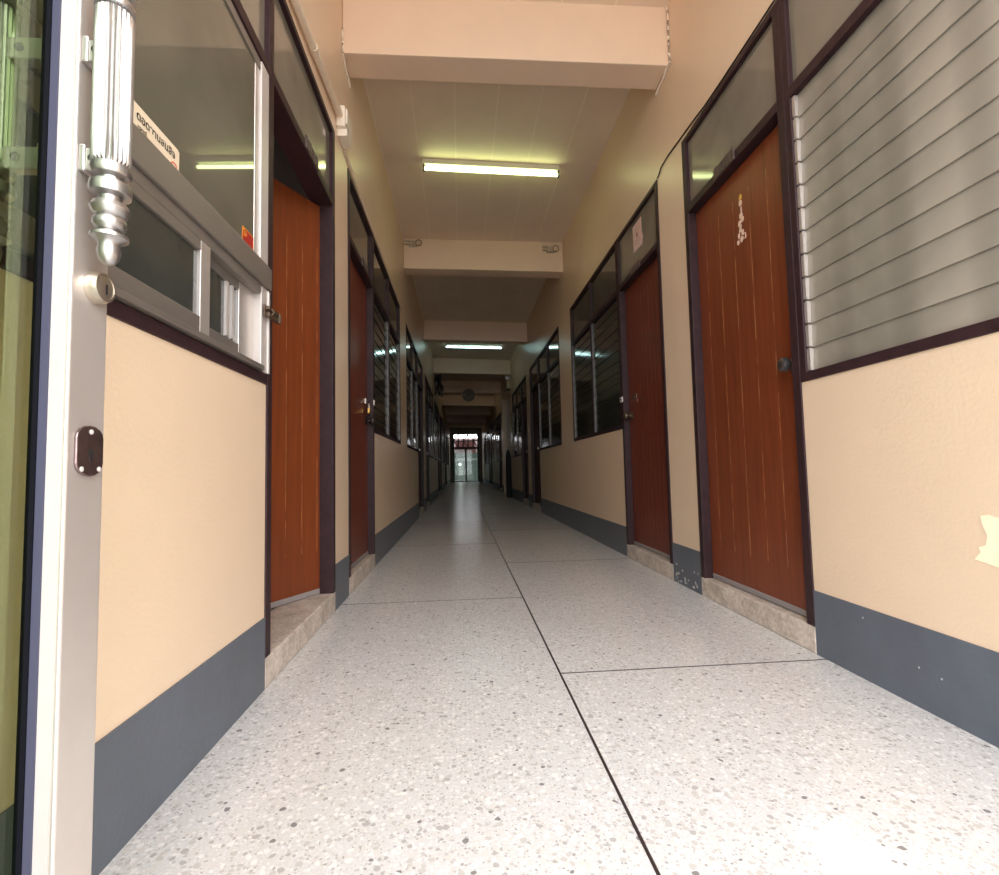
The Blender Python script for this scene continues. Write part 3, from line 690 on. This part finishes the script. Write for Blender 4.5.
tag(MB().tube([(XL+.006, 2.985, 2.645), (XL+.006, 3.08, 2.640), (XL+.006, 3.16, 2.64), (XL+.010, 3.26, 2.64)], .004, 6).build('wire_run', M['pale_wire'], smooth=True), 'short pale wire tail from the junction box to the pier', 'wire')
tag(MB().tube([(XR-.005, 1.0, 2.592), (XR-.005, 1.9, 2.597), (XR-.005, 2.3, 2.592), (XR-.005, 2.48, 2.594), (XR-.005, 2.585, 2.604), (XR-.005, 2.79, 2.615), (XR-.005, 2.95, 2.625), (XR-.005, 3.06, 2.618), (XR-.005, 3.105, 2.588), (XR-.005, 3.13, 2.586)], .0042, 6).build('black_wire', M['cable'], smooth=True), 'thin black wire running from the first right door frame across the pier', 'wire')
def wob(pts, a): return [(x+random.uniform(-a,a)*.4, y+random.uniform(-a,a), z+random.uniform(-a,a)) for x, y, z in pts]
tag(MB().tube([(XR-.008, 2.862+random.uniform(-.008,.008), 3.52-i*.02) for i in range(19)], .007, 6).tube([(XR-.008, 2.86+i*.028, 3.155-.004*i+random.uniform(-.006,.006)) for i in range(9)], .007, 6).build('hanging_wire', M['pale_wire'], smooth=True), 'pale painted-over wire down the right end of the first beam', 'wire')
tag(MB().tube([(XL+.006, 2.945-i*.0+random.uniform(-.006,.006), 3.36-i*.016) for i in range(11)], .006, 6).tube([(XL+.006, 2.95+i*.022, 3.20-.006*i+random.uniform(-.005,.005)) for i in range(10)], .006, 6).build('hanging_wire', M['pale_wire'], smooth=True), 'pale painted-over wire at the left end of the first beam', 'wire')
def bracket(x, yy, z, label):
    b = thing('wire_bracket', label, 'bracket', (x, yy, z), group='wire brackets at the second beam')
    MB().box(x-.05, x+.05, yy-.03, yy, z-.055, z-.045).box(x-.008, x+.008, yy-.025, yy, z-.045, z+.02).build('bracket_arm', M['nickel'], b)
    MB().tube([(x+.065+.038*math.cos(t*PI/7), yy-.015, z-.005+.038*math.sin(t*PI/7)) for t in range(14)], .005, 6, closed=True).build('wire_loop', M['bronze'], b)
    MB().box(x-.10, x-.03, yy-.025, yy, z-.03, z-.022).box(x-.10, x-.03, yy-.025, yy, z+.012, z+.02).build('bracket_tail', M['nickel'], b)
bracket(XL+.125, 6.20, 3.53, 'small wire bracket at the left end of the second beam')
bracket(XR-.155, 6.143, 3.45, 'small wire bracket at the right end of the second beam')

# ------------------------------------------------------------------ deep corridor
rc = MB()
rc.box(XR+WT, XR+2.2, 15.95, 16.05, -.02, 3.2).box(XR+2.1, XR+2.2, 13.2, 16.05, -.02, 3.2).box(XR+WT, XR+2.2, 13.2, 13.3, -.02, 3.2).box(XR+WT, XR+2.2, 13.2, 16.05, 3.0, 3.2).box(XR+WT-.02, XR+2.2, 13.2, 16.05, -.1, -.0005)
tag(rc.build('wall_recess', simple('pale_recess_paint', (.84, .72, .62), .5, var=.04)), 'pale walls of the recess opening off the right side deep in the corridor', 'recess', kind='structure')
# unlit rooms behind the far windows and doors
for nm, s, a, b in (('right', 1, Y0, 13.15), ('right', 1, 16.1, YEND), ('left', -1, 3.2, YEND)):
    rm_ = MB(); wbox(rm_, s, 2.6, 2.7, a, b, -.1, 3.2); wbox(rm_, s, WT, 2.7, a, b, 3.1, 3.2); wbox(rm_, s, WT, 2.7, a, b, -.12, -.005)
    wbox(rm_, s, WT, 2.7, a-.1, a, -.1, 3.2); wbox(rm_, s, WT, 2.7, b, b+.05, -.1, 3.2)
    tag(rm_.build('wall_outer_'+nm, M['darkroom']), 'unlit rooms behind the %s corridor wall' % nm, 'room', kind='structure')
bs = MB().lathe([(.055, 0), (.068, .03), (.072, .4), (.070, .8), (.066, 1.05), (.052, 1.15), (.03, 1.21), (.01, 1.235)], (XR-.082, 13.24, 0), 'z', 20)
tag(bs.build('covered_stand', M['blacksoft'], smooth=True), 'tall black round-topped shape standing before the pale recess wall', 'stand')
el = thing('emergency_light', 'small box with a round lamp high on the right before the pale recess', 'emergency light', (XR, 13.2, 2.9))
MB().box(XR-.09, XR, 13.12, 13.28, 2.82, 3.02).build('light_body', simple('cream_metal_case', (.55, .45, .28), .5), el, bevel=.008)
MB().lathe([(.02, .05), (.055, .03), (.062, 0), (.058, -.02), (.02, -.026)], (XR-.07, 13.14, 3.10), 'y', 20).build('lamp_head', M['alu_white'], el, smooth=True)
MB().tube([(XR-.06, 13.18, 3.01), (XR-.06, 13.18, 3.07)], .02, 8).build('lamp_neck', M['cable'], el)
MB().box(XR-.11, XR, 13.08, 13.32, 2.79, 2.82).build('shelf_bracket', M['cable'], el)
fy = 15.95
fan = thing('orbit_fan', 'round caged fan mounted under the fifth ceiling beam', 'fan', (.275, fy, 3.08))
cg = MB()
for rr in (.2, .165, .13, .095, .06): cg.tube([(.275+rr*math.cos(t*PI/16), fy - .05*(1-(rr/.2)**2)-.0, 3.075+rr*math.sin(t*PI/16)) for t in range(32)], .006 if rr < .2 else .010, 6, closed=True)
for t in range(24):
    a = 2*PI*t/24; cg.tube([(.275+.03*math.cos(a), fy-.05, 3.075+.03*math.sin(a)), (.275+.12*math.cos(a), fy-.034, 3.075+.12*math.sin(a)), (.275+.2*math.cos(a), fy, 3.075+.2*math.sin(a))], .004, 5)
cg.build('cage', M['nickel'], fan)
MB().lathe([(.035, 0), (.05, .01), (.05, .12), (.03, .16)], (.275, fy-.01, 3.075), 'y', 20).build('motor', M['cable'], fan, smooth=True)
for k in range(3):
    a0 = 2*PI*k/3
    pts = [(.275+r_*math.cos(a0+da), fy+.01+.03*da, 3.075+r_*math.sin(a0+da)) for r_, da in ((.04, -.3), (.12, -.45), (.18, -.35), (.185, .2), (.13, .45), (.04, .4))]
    MB().poly(pts, (0, .004, 0)).build('blade', simple('grey_fan_blade', (.22, .19, .17), .5), fan)
MB().lathe([(.19, .0), (.2, .01), (.19, .02)], (.275, fy+.06, 3.075), 'y', 32).build('rear_disc', simple('dull_fan_back', (.16, .135, .12), .6), fan, smooth=True)
MB().box(.247, .303, fy+.08, 16.16, 3.06, 3.23).build('mount', M['cable'], fan)
cb_ = MB()
for k in range(9):
    p0 = (XL+.017+.02*k, 13.3+random.uniform(0,.5), 3.52); pts = [p0]
    for j in range(6): pts.append((max(XL+.03, p0[0]+random.uniform(-.06,.09)), p0[1]+random.uniform(-.05,.05), 3.45-.155*j*random.uniform(.7,1.1)))
    cb_.tube(pts, .018, 6)
tag(cb_.build('hanging_cables', M['cable'], smooth=True), 'tangle of black cables hanging high on the left wall beyond the fourth beam', 'cables')
# ------------------------------------------------------------------ end of the corridor
we = MB(); DX0, DX1, DZ = -.50, 1.12, 3.0
we.box(XL, DX0, YEND, YEND+.12, 0, 3.6).box(DX1, XR, YEND, YEND+.12, 0, 3.6).box(DX0, DX1, YEND, YEND+.12, DZ, 3.6)
tag(we.build('wall_end', simple('dark_end_wall', (.10, .085, .075), .6)), 'dark wall around the door at the far end', 'wall', kind='structure')
de = thing('door_18', 'glazed double door with a lattice transom at the far end', 'door', ((DX0+DX1)/2, YEND, 0), kind='structure')
mid = (DX0+DX1)/2
f = MB().box(DX0, DX0+.06, YEND-.02, YEND+.1, 0, DZ).box(DX1-.06, DX1, YEND-.02, YEND+.1, 0, DZ).box(DX0, DX1, YEND-.02, YEND+.1, DZ-.06, DZ).box(DX0, DX1, YEND-.02, YEND+.1, 2.10, 2.17)
f.build('door_frame', M['outdark'], de)
for a, b in ((DX0+.06, mid), (mid, DX1-.06)):
    l = MB().box(a, a+.05, YEND, YEND+.04, .02, 2.10).box(b-.05, b, YEND, YEND+.04, .02, 2.10).box(a, b, YEND, YEND+.04, .02, .10).box(a, b, YEND, YEND+.04, 2.04, 2.10)
    lo = l.build('door_leaf', M['outdark'], de)
    MB().box(a+.05, b-.05, YEND+.015, YEND+.021, .10, 2.04).build('glass_pane', M['clear_glass'], lo)
g = MB(); zA, zB = 2.17, DZ-.06
xs = [DX0+.06+(DX1-DX0-.12)*i/5 for i in range(6)]
for x in xs: g.box(x-.036, x+.036, YEND+.03, YEND+.055, zA, zB)
g.box(DX0+.06, DX1-.06, YEND+.03, YEND+.055, (zA+zB)/2-.036, (zA+zB)/2+.036)
for i in (0, 2, 4):
    g.tube([(xs[i], YEND+.04, zB-.38), (xs[i]+(xs[1]-xs[0]), YEND+.04, zB)], .036, 6)
    g.tube([(xs[i]+(xs[1]-xs[0]), YEND+.04, zA), (xs[i], YEND+.04, zA+.38)], .036, 6)
g.build('transom_lattice', M['outdark'], de)
aw = thing('awning', 'dark red-brown awning outside the far end door', 'awning', (.3, 34.0, 0))
MB().hexa([(-.35,33.4,2.25),(-.35,34.6,2.62),(.98,34.6,2.62),(.98,33.4,2.25),(-.35,33.4,2.30),(-.35,34.6,2.72),(.98,34.6,2.72),(.98,33.4,2.30)]).build('canopy', M['awning'], aw)
MB().box(-.35, .98, 33.37, 33.41, 1.84, 2.30).build('valance', M['awning'], aw)
for x in (-.32, .95): MB().box(x-.02, x+.02, 34.5, 34.54, -.02, 2.60).build('post', M['outdark'], aw)
bw = thing('outbuilding', 'pale green low building seen through the far end door', 'building', (.3, 40, 0))
MB().box(-6, 7, 40, 40.3, -.02, 2.10).build('wall', M['outwall'], bw)
MB().box(-6, 7, 39.8, 40.6, 2.10, 3.24).build('fascia', simple('pinkish_fascia', (.40, .29, .28), .8), bw)
MB().box(-6, 7, 39.9, 40.02, 1.52, 1.66).build('ledge', simple('pale_ledge', (.30, .32, .30), .8), bw)
MB().box(-.15, .15, 39.95, 40.02, .3, 1.45).build('panel', simple('pale_panel', (.22, .26, .235), .6), bw)
ol = MB().box(-.10, -.06, 39.8, 40.0, 1.05, 1.09).box(-.10, -.06, 39.76, 39.82, 1.05, 1.12).build('outdoor_lamp', M['outdark'], bw)
MB().lathe([(.01, -.10), (.07, -.08), (.10, 0), (.07, .08), (.01, .10)], (-.08, 39.78, 1.2), 'z', 16).build('globe', emis('lit_globe', (.92, 1, .96), 4.0), ol, smooth=True)
tag(MB().box(-7, 8, YEND+.3, 39.5, 3.75, 3.9).build('shading_roof', M['ground']), 'added unseen roof shading the yard beyond the far end door', 'roof', kind='structure')  # out of view, added to keep sky light off the far yard
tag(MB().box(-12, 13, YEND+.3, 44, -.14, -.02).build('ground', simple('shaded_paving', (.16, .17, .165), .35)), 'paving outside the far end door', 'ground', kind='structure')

# ------------------------------------------------------------------ light
w = bpy.data.worlds.new('sky'); SC.world = w; w.use_nodes = True
nt = w.node_tree; nt.nodes.clear(); L = nt.links
out = nt.nodes.new('ShaderNodeOutputWorld'); bg = nt.nodes.new('ShaderNodeBackground'); L.new(bg.outputs[0], out.inputs[0])
tc = nt.nodes.new('ShaderNodeTexCoord'); sp = nt.nodes.new('ShaderNodeSeparateXYZ'); L.new(tc.outputs['Generated'], sp.inputs[0])
r = nt.nodes.new('ShaderNodeValToRGB'); L.new(sp.outputs[2], r.inputs[0])
e = r.color_ramp.elements; e[0].position = 0.; e[0].color = (.77, .79, .83, 1); e[1].position = .6; e[1].color = (.96, .98, 1.03, 1)
L.new(r.outputs[0], bg.inputs[0]); bg.inputs[1].default_value = 8.5
# portal at the entrance so the sky is sampled through the opening
pd = bpy.data.lights.new('sky_portal', 'AREA'); pd.shape = 'RECTANGLE'; pd.size = 2.2; pd.size_y = 3.6; pd.cycles.is_portal = True
po = bpy.data.objects.new('sky_portal', pd); COL.objects.link(po); po.location = (.323, Y0-.36, 1.79); po.rotation_euler = (math.radians(90), 0, 0)
# low sun glint reaching the floor at the entrance
sd = bpy.data.lights.new('sun_glint', 'SPOT'); sd.energy = 1500; sd.spot_size = math.radians(2.3); sd.spot_blend = .9; sd.shadow_soft_size = .02; sd.color = (1, .97, .9)
so = bpy.data.objects.new('sun_glint', sd); COL.objects.link(so)
src = Vector((1.1, -2.6, 2.6)); dst = Vector((.70, .885, 0)); so.location = src
so.rotation_euler = (dst-src).to_track_quat('-Z', 'Y').to_euler()

# ------------------------------------------------------------------ camera
cam = bpy.data.cameras.new('camera'); co = bpy.data.objects.new('camera', cam); COL.objects.link(co)
yaw, pitch, roll = .0762, .0635, -.0219
fw = Vector((math.sin(yaw)*math.cos(pitch), math.cos(yaw)*math.cos(pitch), math.sin(pitch)))
rt = Vector((math.cos(yaw), -math.sin(yaw), 0)); up = rt.cross(fw)
c_, s_ = math.cos(roll), math.sin(roll)
r2 = c_*rt + s_*up; u2 = -s_*rt + c_*up
co.matrix_world = Matrix(((r2.x, u2.x, -fw.x, 0), (r2.y, u2.y, -fw.y, 0), (r2.z, u2.z, -fw.z, .71), (0,0,0,1)))
cam.sensor_fit = 'HORIZONTAL'; cam.sensor_width = 36.; cam.lens = 36.*511.2/999.; cam.clip_start = .02; cam.clip_end = 300
SC.camera = co
SC.view_settings.view_transform = 'Standard'; SC.view_settings.look = 'None'; SC.view_settings.exposure = 0.0; SC.view_settings.gamma = 1.0
SC.cycles.max_bounces = 14; SC.cycles.diffuse_bounces = 8; SC.cycles.glossy_bounces = 6; SC.cycles.transparent_max_bounces = 12
SC.cycles.caustics_reflective = False; SC.cycles.caustics_refractive = False; SC.cycles.sample_clamp_indirect = 6.0
